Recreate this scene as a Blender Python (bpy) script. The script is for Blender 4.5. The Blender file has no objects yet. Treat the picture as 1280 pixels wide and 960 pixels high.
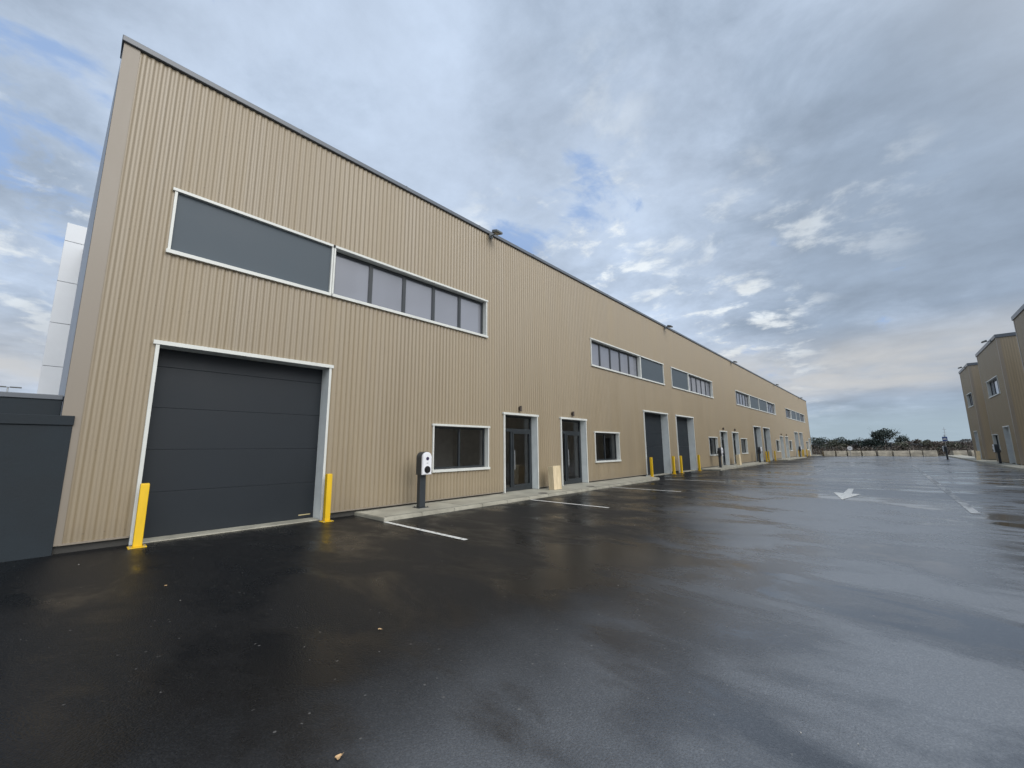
import bpy, bmesh, math, random
from mathutils import Vector, Matrix, noise
random.seed(7)
R = math.radians
scene = bpy.context.scene
COL = scene.collection

# ------------------------------------------------------------------ camera
A = [[0.7338529202427009, 0.6792559017414448, -0.008444607787039673],
     [0.11343987749648046, -0.11028234692766826, 0.9874052856602039],
     [-0.6697695765297523, 0.7255682076176865, 0.15798572862639884]]
CAM = Vector((9.858, 0.0, 1.6))
cd = bpy.data.cameras.new('camera')
cam = bpy.data.objects.new('camera', cd); COL.objects.link(cam)
rm = Matrix(((A[0][0], A[1][0], -A[2][0]), (A[0][1], A[1][1], -A[2][1]), (A[0][2], A[1][2], -A[2][2])))
cam.matrix_world = Matrix.Translation(CAM) @ rm.to_4x4()
cd.sensor_width = 36; cd.lens = 36 * 502.6 / 1280
cd.clip_start = 0.05; cd.clip_end = 6000
scene.camera = cam

# ------------------------------------------------------------------ materials
def new_mat(name):
    m = bpy.data.materials.new(name); m.use_nodes = True
    nt = m.node_tree; nt.nodes.clear()
    out = nt.nodes.new('ShaderNodeOutputMaterial')
    return m, nt, out
def nd(nt, typ, **kw):
    n = nt.nodes.new(typ)
    for k, v in kw.items():
        if k.startswith('i_'):
            key = k[2:].replace('_', ' ')
            n.inputs[key].default_value = v
        elif k.startswith('n_'):
            n.inputs[int(k[2:])].default_value = v
        else: setattr(n, k, v)
    return n
def L(nt, a, b): nt.links.new(a, b)
def math_n(nt, op, a, b=None, c=None, clamp=False):
    n = nt.nodes.new('ShaderNodeMath'); n.operation = op; n.use_clamp = clamp
    for i, v in enumerate((a, b, c)):
        if v is None: continue
        if isinstance(v, (int, float)): n.inputs[i].default_value = v
        else: L(nt, v, n.inputs[i])
    return n.outputs[0]
def sstep(nt, v, a, b, lo=0.0, hi=1.0):
    n = nt.nodes.new('ShaderNodeMapRange'); n.interpolation_type = 'SMOOTHSTEP'
    L(nt, v, n.inputs[0])
    for i, x in enumerate((a, b, lo, hi)): n.inputs[i + 1].default_value = x
    return n.outputs[0]
def mixc(nt, f, a, b):
    n = nt.nodes.new('ShaderNodeMix'); n.data_type = 'RGBA'
    if isinstance(f, (int, float)): n.inputs[0].default_value = f
    else: L(nt, f, n.inputs[0])
    for i, v in ((6, a), (7, b)):
        if isinstance(v, tuple): n.inputs[i].default_value = (*v, 1)
        else: L(nt, v, n.inputs[i])
    return n.outputs[2]
def noise_n(nt, vec, scale, detail=4, rough=.55, dist=0.0):
    n = nt.nodes.new('ShaderNodeTexNoise'); L(nt, vec, n.inputs['Vector'])
    n.inputs['Scale'].default_value = scale; n.inputs['Detail'].default_value = detail
    n.inputs['Roughness'].default_value = rough; n.inputs['Distortion'].default_value = dist
    return n.outputs['Fac']
def objco(nt, scale=(1, 1, 1)):
    g = nt.nodes.new('ShaderNodeNewGeometry')
    m = nt.nodes.new('ShaderNodeMapping'); m.inputs['Scale'].default_value = scale
    L(nt, g.outputs['Position'], m.inputs['Vector'])
    return m.outputs[0]
def bump(nt, h, strength, dist):
    b = nt.nodes.new('ShaderNodeBump'); b.inputs['Strength'].default_value = strength
    b.inputs['Distance'].default_value = dist; L(nt, h, b.inputs['Height']); return b.outputs[0]

def simple(name, col, rough=.5, metal=0.0, var=.08, vscale=3.0, spec=.5, bscale=0, bstr=.2, streak=False):
    m, nt, out = new_mat(name)
    p = nd(nt, 'ShaderNodeBsdfPrincipled')
    p.inputs['Metallic'].default_value = metal
    p.inputs['Specular IOR Level'].default_value = spec
    co = objco(nt, (1, 1, .25) if streak else (1, 1, 1))
    f = noise_n(nt, co, vscale, 5, .6)
    f2 = sstep(nt, f, .3, .7)
    a = tuple(c * (1 - var) for c in col); b = tuple(min(1, c * (1 + var)) for c in col)
    L(nt, mixc(nt, f2, a, b), p.inputs['Base Color'])
    L(nt, sstep(nt, f, .25, .75, rough * .85, min(1, rough * 1.15)), p.inputs['Roughness'])
    if bscale: L(nt, bump(nt, noise_n(nt, objco(nt), bscale, 3), bstr, .01), p.inputs['Normal'])
    L(nt, p.outputs[0], out.inputs[0]); return m

def cladding_mat():
    m, nt, out = new_mat('cladding')
    p = nd(nt, 'ShaderNodeBsdfPrincipled')
    co = objco(nt, (1, 1, .12)); f = sstep(nt, noise_n(nt, co, 1.2, 5, .6), .3, .7)
    co2 = objco(nt, (1, 3.0, .05)); f2 = sstep(nt, noise_n(nt, co2, 2.5, 3, .6), .35, .7)
    base = mixc(nt, f, (.252, .198, .121), (.281, .222, .138))
    base = mixc(nt, math_n(nt, 'MULTIPLY', f2, .35), base, (.295, .246, .176))
    # fixing screws: rows of small dots on the ribs
    g = nd(nt, 'ShaderNodeNewGeometry'); s = nd(nt, 'ShaderNodeSeparateXYZ'); L(nt, g.outputs['Position'], s.inputs[0])
    yy = math_n(nt, 'SUBTRACT', math_n(nt, 'FRACT', math_n(nt, 'DIVIDE', math_n(nt, 'ADD', s.outputs[1], 50.0 + .1), .25)), .5)
    zz = math_n(nt, 'SUBTRACT', math_n(nt, 'FRACT', math_n(nt, 'DIVIDE', math_n(nt, 'ADD', s.outputs[2], .4), 1.35)), .5)
    dy = math_n(nt, 'MULTIPLY', yy, .25); dz = math_n(nt, 'MULTIPLY', zz, 1.35)
    d = math_n(nt, 'SQRT', math_n(nt, 'ADD', math_n(nt, 'POWER', dy, 2.0), math_n(nt, 'POWER', dz, 2.0)))
    dot = sstep(nt, d, .009, .015, .4, 0.0)
    base = mixc(nt, dot, base, (.10, .085, .065))
    wn = nd(nt, 'ShaderNodeTexWhiteNoise', noise_dimensions='1D'); L(nt, math_n(nt, 'FLOOR', math_n(nt, 'ADD', s.outputs[1], .02)), wn.inputs['W'])
    base = mixc(nt, math_n(nt, 'MULTIPLY', wn.outputs['Value'], .16), base, (.23, .19, .14))
    sp = noise_n(nt, objco(nt, (1, 1, .5)), 6, 5, .7)
    dirt = math_n(nt, 'MULTIPLY', sstep(nt, math_n(nt, 'SUBTRACT', s.outputs[2], math_n(nt, 'MULTIPLY', sp, .5)), -.05, .28, 1, 0), .15)
    base = mixc(nt, dirt, base, (.12, .10, .075))
    L(nt, base, p.inputs['Base Color'])
    L(nt, sstep(nt, f, 0, 1, .42, .52), p.inputs['Roughness'])
    p.inputs['Specular IOR Level'].default_value = .85
    L(nt, p.outputs[0], out.inputs[0]); return m

def asphalt_mat():
    m, nt, out = new_mat('wet_asphalt')
    p = nd(nt, 'ShaderNodeBsdfPrincipled')
    co = objco(nt)
    big = noise_n(nt, objco(nt, (.7, .7, 1)), .30, 4, .55, .3)
    mid = noise_n(nt, objco(nt, (.55, .9, 1)), 1.0, 7, .62, .5)
    huge = noise_n(nt, objco(nt, (.35, 1.0, 1)), .55, 5, .6, .6)
    grain = noise_n(nt, co, 85, 3, .65)
    vor = nd(nt, 'ShaderNodeTexVoronoi', i_Scale=75.0); L(nt, co, vor.inputs['Vector'])
    sc = nd(nt, 'ShaderNodeSeparateColor'); L(nt, vor.outputs['Color'], sc.inputs[0])
    cell = math_n(nt, 'POWER', sc.outputs[0], 3.0)
    w = math_n(nt, 'ADD', math_n(nt, 'MULTIPLY', huge, .50), math_n(nt, 'MULTIPLY', mid, .50))
    wet = sstep(nt, w, .44, .56)                 # 1 = film of water
    g = nd(nt, 'ShaderNodeNewGeometry'); s = nd(nt, 'ShaderNodeSeparateXYZ'); L(nt, g.outputs['Position'], s.inputs[0])
    # puddle by the right-hand edge
    px = math_n(nt, 'SUBTRACT', s.outputs[0], 13.7); py = math_n(nt, 'SUBTRACT', math_n(nt, 'ADD', s.outputs[1], math_n(nt, 'MULTIPLY', px, .45)), 12.0)
    d = math_n(nt, 'SQRT', math_n(nt, 'ADD', math_n(nt, 'POWER', math_n(nt, 'MULTIPLY', px, .42), 2.0), math_n(nt, 'POWER', math_n(nt, 'MULTIPLY', py, 1.4), 2.0)))
    d = math_n(nt, 'ADD', d, math_n(nt, 'MULTIPLY', math_n(nt, 'SUBTRACT', mid, .5), 1.5))
    pud = sstep(nt, d, .92, 1.1, 1.0, 0.0)
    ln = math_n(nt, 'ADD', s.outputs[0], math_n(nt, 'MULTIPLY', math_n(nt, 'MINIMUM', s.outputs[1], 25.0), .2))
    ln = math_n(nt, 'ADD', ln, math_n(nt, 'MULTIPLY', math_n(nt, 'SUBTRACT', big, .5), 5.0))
    lane_sheen = sstep(nt, ln, 7.0, 10.6)              # right side paler: bright sky sheen painted into the asphalt colour
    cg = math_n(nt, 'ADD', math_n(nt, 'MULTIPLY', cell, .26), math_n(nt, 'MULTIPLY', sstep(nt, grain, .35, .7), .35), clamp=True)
    dry = mixc(nt, lane_sheen, mixc(nt, cg, (.004, .0045, .0052), (.030, .031, .033)), mixc(nt, cg, (.120, .132, .148), (.27, .287, .308)))  # second pair lifted to imitate sky sheen, first pair kept near black
    wetc = mixc(nt, lane_sheen, mixc(nt, cg, (.003, .0033, .004), (.018, .0185, .02)), mixc(nt, cg, (.036, .040, .047), (.11, .118, .13)))  # wet patches, with the same painted sheen towards the right
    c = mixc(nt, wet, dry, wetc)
    c = mixc(nt, math_n(nt, 'MULTIPLY', sstep(nt, sc.outputs[1], .9985, .9992), .3), c, (.30, .29, .27))   # odd pale stones
    c = mixc(nt, pud, c, (.012, .012, .012))
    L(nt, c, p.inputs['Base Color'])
    r = sstep(nt, w, .43, .57, .40, .13)
    r = math_n(nt, 'ADD', r, sstep(nt, lane_sheen, 0, 1, .09, 0.0))
    film = math_n(nt, 'MULTIPLY', sstep(nt, w, .535, .59), sstep(nt, lane_sheen, 0, 1, .15, 1))
    r = math_n(nt, 'MULTIPLY', r, sstep(nt, film, 0, 1, 1.0, .45))
    r = math_n(nt, 'MULTIPLY', r, sstep(nt, pud, 0, 1, 1.0, .12))
    L(nt, r, p.inputs['Roughness'])
    L(nt, sstep(nt, lane_sheen, 0, 1, 1.28, 1.85), p.inputs['IOR'])
    h = math_n(nt, 'ADD', math_n(nt, 'MULTIPLY', grain, .7), math_n(nt, 'MULTIPLY', vor.outputs['Distance'], -.7))
    b = nd(nt, 'ShaderNodeBump'); b.inputs['Distance'].default_value = .006
    L(nt, h, b.inputs['Height'])
    L(nt, math_n(nt, 'MULTIPLY', math_n(nt, 'MULTIPLY', sstep(nt, wet, 0, 1, .55, .25), sstep(nt, film, 0, 1, 1.0, .25)), sstep(nt, pud, 0, 1, 1.0, .03)), b.inputs['Strength'])
    L(nt, b.outputs[0], p.inputs['Normal'])
    L(nt, p.outputs[0], out.inputs[0]); return m

def glass_mat(name, tint, inside=None):
    m, nt, out = new_mat(name)
    fr = nd(nt, 'ShaderNodeFresnel', i_IOR=1.95)
    gl = nd(nt, 'ShaderNodeBsdfGlossy', i_Roughness=.015); gl.inputs['Color'].default_value = (.95, .97, 1, 1)
    co = objco(nt); L(nt, bump(nt, noise_n(nt, co, .9, 2), .06, .03), gl.inputs['Normal'])
    if inside:
        tr = nd(nt, 'ShaderNodeBsdfDiffuse')
        f = sstep(nt, noise_n(nt, objco(nt, (1, .8, .15)), .9, 2), .35, .65)
        L(nt, mixc(nt, f, inside, tuple(c * 1.18 for c in inside)), tr.inputs['Color'])
    else:
        tr = nd(nt, 'ShaderNodeBsdfTransparent'); tr.inputs['Color'].default_value = (*tint, 1)
    mx = nd(nt, 'ShaderNodeMixShader'); L(nt, fr.outputs[0], mx.inputs[0]); L(nt, tr.outputs[0], mx.inputs[1]); L(nt, gl.outputs[0], mx.inputs[2])
    L(nt, mx.outputs[0], out.inputs[0]); return m

def leaf_mat(name, c1, c2):
    m, nt, out = new_mat(name)
    p = nd(nt, 'ShaderNodeBsdfPrincipled', i_Roughness=.6)
    f = sstep(nt, noise_n(nt, objco(nt), 1.3, 3), .3, .7)
    L(nt, mixc(nt, f, c1, c2), p.inputs['Base Color'])
    L(nt, p.outputs[0], out.inputs[0]); return m

def line_mat():
    m, nt, out = new_mat('road_paint')
    p = nd(nt, 'ShaderNodeBsdfPrincipled', i_Roughness=.45)
    f = sstep(nt, noise_n(nt, objco(nt), 11, 8, .75), .34, .50)
    L(nt, mixc(nt, f, (.22, .22, .215), (.72, .72, .68)), p.inputs['Base Color'])
    L(nt, p.outputs[0], out.inputs[0]); return m
def worn_mat():
    m, nt, out = new_mat('worn_paint')
    p = nd(nt, 'ShaderNodeBsdfPrincipled', i_Roughness=.4)
    f = sstep(nt, noise_n(nt, objco(nt, (1, .4, 1)), 3, 5, .7), .42, .62)
    L(nt, mixc(nt, f, (.13, .135, .14), (.42, .43, .43)), p.inputs['Base Color'])
    L(nt, p.outputs[0], out.inputs[0]); return m
def concrete_mat(name, col, var=.16, rough=.7):
    m, nt, out = new_mat(name)
    p = nd(nt, 'ShaderNodeBsdfPrincipled')
    f = sstep(nt, noise_n(nt, objco(nt), 1.6, 7, .65, .3), .32, .7)
    f2 = noise_n(nt, objco(nt), 45, 3, .6)
    c = mixc(nt, f, tuple(x * (1 - var * 1.5) for x in col), tuple(x * (1 + var) for x in col))
    c = mixc(nt, sstep(nt, f2, .4, .75, 0, .25), c, tuple(x * .6 for x in col))
    L(nt, c, p.inputs['Base Color']); L(nt, sstep(nt, f, 0, 1, rough * .75, rough), p.inputs['Roughness'])
    L(nt, bump(nt, f2, .25, .006), p.inputs['Normal'])
    L(nt, p.outputs[0], out.inputs[0]); return m
def wood_mat():
    m, nt, out = new_mat('pale_plywood')
    p = nd(nt, 'ShaderNodeBsdfPrincipled', i_Roughness=.6)
    f = noise_n(nt, objco(nt, (6, 6, .8)), 3.0, 5, .6, 1.0)
    L(nt, mixc(nt, sstep(nt, f, .3, .7), (.58, .47, .29), (.74, .62, .42)), p.inputs['Base Color'])
    L(nt, p.outputs[0], out.inputs[0]); return m

M = dict(
    clad=cladding_mat(), asphalt=asphalt_mat(),
    beige=simple('beige_flashing', (.240, .207, .165), .42, var=.04, vscale=1.0, streak=True),
    white=simple('white_trim', (.62, .635, .60), .38, var=.04),
    reveal=simple('white_reveal', (.70, .74, .73), .42, var=.05),
    anth=simple('anthracite_metal', (.028, .034, .039), .38, var=.08),
    coping=simple('grey_coping', (.10, .115, .135), .35, var=.10, vscale=.6),
    door=simple('anthracite_door', (.0165, .0215, .027), .5, spec=.28, var=.07, vscale=.8, bscale=60, bstr=.05),
    panel=simple('slate_panel', (.074, .094, .111), .5, spec=.25, var=.04, vscale=.6),
    gable=simple('grey_gable', (.28, .31, .36), .45, var=.05, vscale=.5),
    darkwall=simple('dark_render_wall', (.024, .031, .037), .8, spec=.25, var=.14, vscale=1.3, bscale=25, bstr=.25),
    tower=simple('white_cassette', (.60, .63, .66), .4, var=.04, vscale=.8),
    yellow=simple('yellow_powder_coat', (.74, .47, .012), .42, var=.10, vscale=4, streak=True),
    plinth=concrete_mat('dark_plinth', (.045, .044, .040)),
    pave=concrete_mat('pavement_concrete', (.40, .385, .315), .16, .65),
    block=concrete_mat('block_concrete', (.38, .345, .275), .25, .85),
    post=simple('charger_black', (.030, .036, .042), .4, var=.1),
    wplast=simple('charger_white', (.80, .81, .84), .3, var=.02),
    sock=simple('socket_black', (.012, .012, .014), .35),
    cyan=simple('charger_display', (.05, .04, .09), .15),
    lampm=simple('lamp_grey', (.11, .12, .12), .45), lens=simple('lamp_glass', (.22, .24, .23), .15),
    rust=simple('dark_lamp', (.06, .045, .035), .5),
    glass=glass_mat('clear_glass', (.85, .86, .86)), uglass=glass_mat('upper_glass', (0, 0, 0), (.155, .163, .188)),
    room=simple('room_plaster', (.80, .78, .74), .8), roomd=simple('room_floor', (.38, .37, .35), .6),
    line=line_mat(), worn=worn_mat(), wood=wood_mat(),
    dirt=concrete_mat('rough_ground', (.12, .105, .07), .3, .95),
    iron=simple('cast_iron', (.07, .065, .06), .5, var=.25, vscale=20),
    leafc=simple('dry_leaf', (.50, .33, .17), .6, var=.2, vscale=40),
    peb=simple('pale_grit', (.5, .48, .44), .7, var=.3, vscale=30),
    bark=simple('bark', (.06, .05, .04), .9, var=.2, vscale=4),
    green=leaf_mat('dark_foliage', (.024, .040, .034), (.045, .064, .050)),
    green2=leaf_mat('olive_foliage', (.050, .058, .036), (.085, .088, .055)),
    brown=leaf_mat('bare_scrub', (.075, .060, .048), (.12, .098, .08)),
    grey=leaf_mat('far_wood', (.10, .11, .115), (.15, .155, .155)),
    blue=simple('sign_blue', (.05, .11, .36), .35, var=.03), sgnw=simple('sign_white', (.85, .85, .85), .35, var=.02),
    galv=simple('galvanised', (.35, .37, .38), .4, .4, var=.1), roof=simple('roof_membrane', (.16, .165, .17), .8),
    gold=simple('brand_strip', (.42, .36, .20), .4),
)

# ------------------------------------------------------------------ mesh helpers
def build(name, bm, mats, parent=None, smooth=False):
    me = bpy.data.meshes.new(name); bm.to_mesh(me); bm.free()
    if not isinstance(mats, (list, tuple)): mats = [mats]
    for m in mats: me.materials.append(m)
    if smooth:
        for p in me.polygons: p.use_smooth = True
    o = bpy.data.objects.new(name, me); COL.objects.link(o)
    if parent: o.parent = parent
    return o
def empty(name, loc=(0, 0, 0), rz=0):
    o = bpy.data.objects.new(name, None); COL.objects.link(o)
    o.location = loc; o.rotation_euler = (0, 0, rz); o.empty_display_size = .3
    return o
def tag(o, label=None, cat=None, group=None, kind=None):
    if label: o['label'] = label
    if cat: o['category'] = cat
    if group: o['group'] = group
    if kind: o['kind'] = kind
    return o
def box(bm, x0, x1, y0, y1, z0, z1, bev=0, mi=0):
    vs = [bm.verts.new((x, y, z)) for x in (x0, x1) for y in (y0, y1) for z in (z0, z1)]
    idx = [(0, 1, 3, 2), (4, 6, 7, 5), (0, 4, 5, 1), (2, 3, 7, 6), (0, 2, 6, 4), (1, 5, 7, 3)]
    fs = [bm.faces.new([vs[i] for i in f]) for f in idx]
    for f in fs: f.material_index = mi
    if bev:
        es = list({e for f in fs for e in f.edges})
        bmesh.ops.bevel(bm, geom=es, offset=bev, segments=2, affect='EDGES', profile=.5)
    return fs
def BM(): return bmesh.new()
def quad(bm, pts, mi=0):
    f = bm.faces.new([bm.verts.new(p) for p in pts]); f.material_index = mi; return f
def prism(bm, pts, axis, a, b, mi=0):
    """extrude 2D outline pts along axis between a and b"""
    def P(u, v, w):
        return {'x': (w, u, v), 'y': (u, w, v), 'z': (u, v, w)}[axis]
    v0 = [bm.verts.new(P(u, v, a)) for u, v in pts]; v1 = [bm.verts.new(P(u, v, b)) for u, v in pts]
    n = len(pts); fs = [bm.faces.new(v0), bm.faces.new(list(reversed(v1)))]
    for i in range(n): fs.append(bm.faces.new((v0[i], v1[i], v1[(i + 1) % n], v0[(i + 1) % n])))
    for f in fs: f.material_index = mi
    bmesh.ops.recalc_face_normals(bm, faces=fs)
    return fs
def tube(bm, p0, p1, r0, r1=None, seg=10, mi=0):
    r1 = r0 if r1 is None else r1
    p0 = Vector(p0); p1 = Vector(p1); d = (p1 - p0).normalized()
    a = d.orthogonal().normalized(); b = d.cross(a)
    c0 = [bm.verts.new(p0 + (a * math.cos(t) + b * math.sin(t)) * r0) for t in [2 * math.pi * i / seg for i in range(seg)]]
    c1 = [bm.verts.new(p1 + (a * math.cos(t) + b * math.sin(t)) * r1) for t in [2 * math.pi * i / seg for i in range(seg)]]
    fs = [bm.faces.new(list(reversed(c0))), bm.faces.new(c1)]
    for i in range(seg): fs.append(bm.faces.new((c0[i], c0[(i + 1) % seg], c1[(i + 1) % seg], c1[i])))
    for f in fs: f.material_index = mi
def copy_thing(o):
    c = o.copy(); COL.objects.link(c)
    for ch in [x for x in bpy.data.objects if x.parent == o]:
        k = ch.copy(); COL.objects.link(k); k.parent = c
        for g in [x for x in bpy.data.objects if x.parent == ch]:
            q = g.copy(); COL.objects.link(q); q.parent = k
    return c

PITCH = .125
PROF = [(PITCH * k / 12, -.008 + .008 * max(-1, min(1, 1.35 * math.cos(2 * math.pi * k / 12)))) for k in range(12)]      # rib profile, x offset behind wall line
def corrugated(bm, y0, y1, z0, z1, holes, x=0.0, flip=False, axis='y'):
    ys = []
    k = math.floor(y0 / PITCH) - 1
    while k * PITCH < y1 + PITCH:
        for u, d in PROF: ys.append((k * PITCH + u, d))
        k += 1
    def prof(y):
        for (a, da), (b, db) in zip(ys, ys[1:]):
            if a <= y <= b: return da + (db - da) * (y - a) / (b - a)
        return 0
    cuts = {y0, y1}
    for h in holes: cuts.update((h[0], h[1]))
    pts = {round(y, 5): d for y, d in ys if y0 < y < y1}
    for c in cuts:
        if y0 <= c <= y1: pts[round(c, 5)] = prof(c)
    P = sorted(pts.items())
    s = -1 if flip else 1
    for (a, da), (b, db) in zip(P, P[1:]):
        if b - a < 1e-4: continue
        m = (a + b) / 2
        hs = sorted((h[2], h[3]) for h in holes if h[0] < m < h[1])
        z = z0; iv = []
        for h0, h1 in hs:
            if h0 > z: iv.append((z, h0))
            z = max(z, h1)
        if z < z1: iv.append((z, z1))
        for u, v in iv:
            if axis == 'y': pp = [(x + s * da, a, u), (x + s * db, b, u), (x + s * db, b, v), (x + s * da, a, v)]
            else: pp = [(a, x + .35 * s * da, u), (b, x + .35 * s * db, u), (b, x + .35 * s * db, v), (a, x + .35 * s * da, v)]
            if flip: pp.reverse()
            quad(bm, pp)

# s = +1: opening in a wall facing +X at x=X ; s = -1: facing -X
def frame_bm(y0, y1, z0, z1, depth, X=0.0, s=1, sill=True, w=.046, proud=.028):
    """white surround: jambs, head, optional sill, with deep reveals. outer size given"""
    bm = BM()
    def bx(xa, xb, *r): box(bm, min(X + s * xa, X + s * xb), max(X + s * xa, X + s * xb), *r, bev=.004)
    bx(-depth, proud, y0, y0 + w, z0, z1 - w)
    bx(-depth, proud, y1 - w, y1, z0, z1 - w)
    bx(-depth, proud + .018, y0 - .035, y1 + .035, z1 - w - .01, z1 + .005)
    if sill: bx(-depth, proud + .035, y0 - .02, y1 + .02, z0 - .03, z0 + w)
    return bm
def window(parent, y0, y1, z0, z1, panes, X=0.0, s=1, depth=.16, gm='glass', bar=.04, head=.05):
    iy0, iy1, iz0, iz1 = y0 + .055, y1 - .055, z0 + .055, z1 - .065
    bm = BM(); xa, xb = sorted((X - s * (depth + .05), X - s * (depth - .012)))
    e = .004
    box(bm, xa, xb, iy0 + e, iy0 + bar, iz0 + e, iz1 - e); box(bm, xa, xb, iy1 - bar, iy1 - e, iz0 + e, iz1 - e)
    box(bm, xa, xb, iy0 + bar, iy1 - bar, iz0 + e, iz0 + head); box(bm, xa, xb, iy0 + bar, iy1 - bar, iz1 - head * 1.2, iz1 - e)
    n = panes
    for i in range(1, n):
        c = iy0 + (iy1 - iy0) * i / n
        box(bm, xa, xb, c - bar * .75, c + bar * .75, iz0 + head, iz1 - head * 1.2)
    w = build('window', bm, M['anth'], parent)
    bm = BM(); xg = X - s * (depth + .022)
    pts = [(xg, iy0 + bar, iz0 + head), (xg, iy1 - bar, iz0 + head), (xg, iy1 - bar, iz1 - head * 1.2), (xg, iy0 + bar, iz1 - head * 1.2)]
    if s < 0: pts.reverse()
    quad(bm, pts); build('glass', bm, M[gm], w)
    build('window_frame', frame_bm(y0, y1, z0, z1, depth, X, s), M['white'], w)
    return w
def infill(parent, y0, y1, z0, z1):
    bm = BM(); box(bm, -.09, -.03, y0 + .05, y1 - .05, z0 + .05, z1 - .05)
    p = build('infill_panel', bm, M['panel'], parent)
    build('panel_frame', frame_bm(y0, y1, z0, z1, .10), M['white'], p)
def garage(parent, y0, y1, z1, X=0.0, s=1, depth=.40, detail=True):
    iy0, iy1, iz1 = y0 + .055, y1 - .055, z1 - .065
    bm = BM(); zs = [0.012, .84, 1.635, 2.435, 3.235, iz1 + .02]
    xf = X - s * (depth - .005); xbk = X - s * (depth + .05)
    for a, b in zip(zs, zs[1:]):
        if b - a < .05: continue
        box(bm, min(xf, xbk), max(xf, xbk), iy0 - .02, iy1 + .02, a + .0015, b - .0015, bev=.005)
    g = build('garage_door', bm, M['door'], parent)
    bm = BM(); fr = frame_bm(y0, y1, 0.0, z1, depth, X, s, sill=False); build('door_frame', fr, M['reveal'], g)
    bm = BM()   # bright outer edge of the surround
    def bx(xa, xb, *r): box(bm, min(X + s * xa, X + s * xb), max(X + s * xa, X + s * xb), *r, bev=.003)
    bx(.031, .040, y0 + .001, y0 + .056, 0.0, z1 - .068); bx(.031, .040, y1 - .056, y1 - .001, 0.0, z1 - .068)
    bx(.049, .056, y0 - .04, y1 + .04, z1 - .07, z1 + .007)
    build('door_trim', bm, M['white'], g)
    bm = BM(); xa, xb = sorted((X - s * (depth - .02), X + s * .05))
    box(bm, xa, xb, iy0 + .01, iy1 - .01, .001, .022, bev=.004); build('door_sill', bm, M['pave'], g)
    if detail:
        bm = BM(); box(bm, xf + .001, xf + .006, iy1 - .32, iy1 - .06, .095, .118); build('brand_strip', bm, M['gold'], g)
def entrance(parent, y0, y1, z0, z1, X=0.0, s=1, depth=.27):
    iy0, iy1, iz1 = y0 + .055, y1 - .055, z1 - .065
    bm = BM(); xa, xb = sorted((X - s * (depth + .06), X - s * (depth - .01)))
    split = iy0 + (iy1 - iy0) * .36; tz = z0 + 2.12
    b = .07
    box(bm, xa, xb, iy0, iy0 + b, z0, iz1); box(bm, xa, xb, iy1 - b, iy1, z0, iz1)
    box(bm, xa, xb, iy0 + b, iy1 - b, iz1 - b, iz1); box(bm, xa, xb, iy0 + b, iy1 - b, z0, z0 + .13)
    box(bm, xa, xb, iy0 + b, iy1 - b, tz, tz + .11)
    box(bm, xa, xb, split - .045, split + .045, z0 + .13, tz)
    xl, xm = sorted((X - s * (depth + .05), X - s * (depth - .025)))   # the leaf stands proud
    box(bm, xl, xm, split + .05, split + .11, z0 + .132, tz - .004); box(bm, xl, xm, iy1 - b - .065, iy1 - b - .004, z0 + .132, tz - .004)
    box(bm, xl, xm, split + .11, iy1 - b - .065, z0 + .132, z0 + .21); box(bm, xl, xm, split + .11, iy1 - b - .065, tz - .07, tz - .004)
    d = build('entrance_door', bm, M['anth'], parent)
    bm = BM(); xg = X - s * (depth + .03)
    pts = [(xg, iy0 + b, z0 + .1), (xg, iy1 - b, z0 + .1), (xg, iy1 - b, iz1 - b), (xg, iy0 + b, iz1 - b)]
    if s < 0: pts.reverse()
    quad(bm, pts); build('glass', bm, M['glass'], d)
    bm = BM(); xh = X - s * (depth - .07)
    tube(bm, (xh, split + .10, z0 + .75), (xh, split + .10, z0 + 1.45), .014)
    for zz in (.85, 1.35): tube(bm, (xh, split + .10, z0 + zz), (X - s * (depth - .02), split + .10, z0 + zz), .01)
    build('handle', bm, M['galv'], d)
    f = frame_bm(y0, y1, z0, z1, depth, X, s, sill=False); build('door_frame', f, M['reveal'], d)
    bm = BM()
    def bx(xa, xb, *r): box(bm, min(X + s * xa, X + s * xb), max(X + s * xa, X + s * xb), *r, bev=.003)
    bx(.031, .040, y0 + .001, y0 + .056, z0, z1 - .068); bx(.031, .040, y1 - .056, y1 - .001, z0, z1 - .068)
    bx(.049, .056, y0 - .04, y1 + .04, z1 - .07, z1 + .007)
    build('door_trim', bm, M['white'], d)
def room(parent, y0, y1, X=0.0, s=1, z0=.05, z1=3.05, xin=.42, deep=5.5):
    bm = BM(); xa, xb = X - s * xin, X - s * (xin + deep)
    # floor, ceiling, back, two sides (open towards the glazing)
    quad(bm, [(xa, y0, z0), (xa, y1, z0), (xb, y1, z0), (xb, y0, z0)], 1)
    quad(bm, [(xa, y0, z1), (xb, y0, z1), (xb, y1, z1), (xa, y1, z1)])
    quad(bm, [(xb, y0, z0), (xb, y1, z0), (xb, y1, z1), (xb, y0, z1)])
    quad(bm, [(xa, y0, z0), (xb, y0, z0), (xb, y0, z1), (xa, y0, z1)])
    quad(bm, [(xa, y1, z0), (xa, y1, z1), (xb, y1, z1), (xb, y1, z0)])
    # door opening and skirting in the back wall, a radiator line
    xw = xb + s * .03
    c = (y0 + y1) / 2
    box(bm, min(xw, xw + s * .05), max(xw, xw + s * .05), c - .5, c + .5, z0 + .002, z0 + 2.05, mi=1)
    box(bm, min(xw, xw + s * .03), max(xw, xw + s * .03), y0 + .1, y1 - .1, z0 + .9, z0 + .94, mi=0)
    build('interior', bm, [M['room'], M['roomd']], parent)

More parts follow.
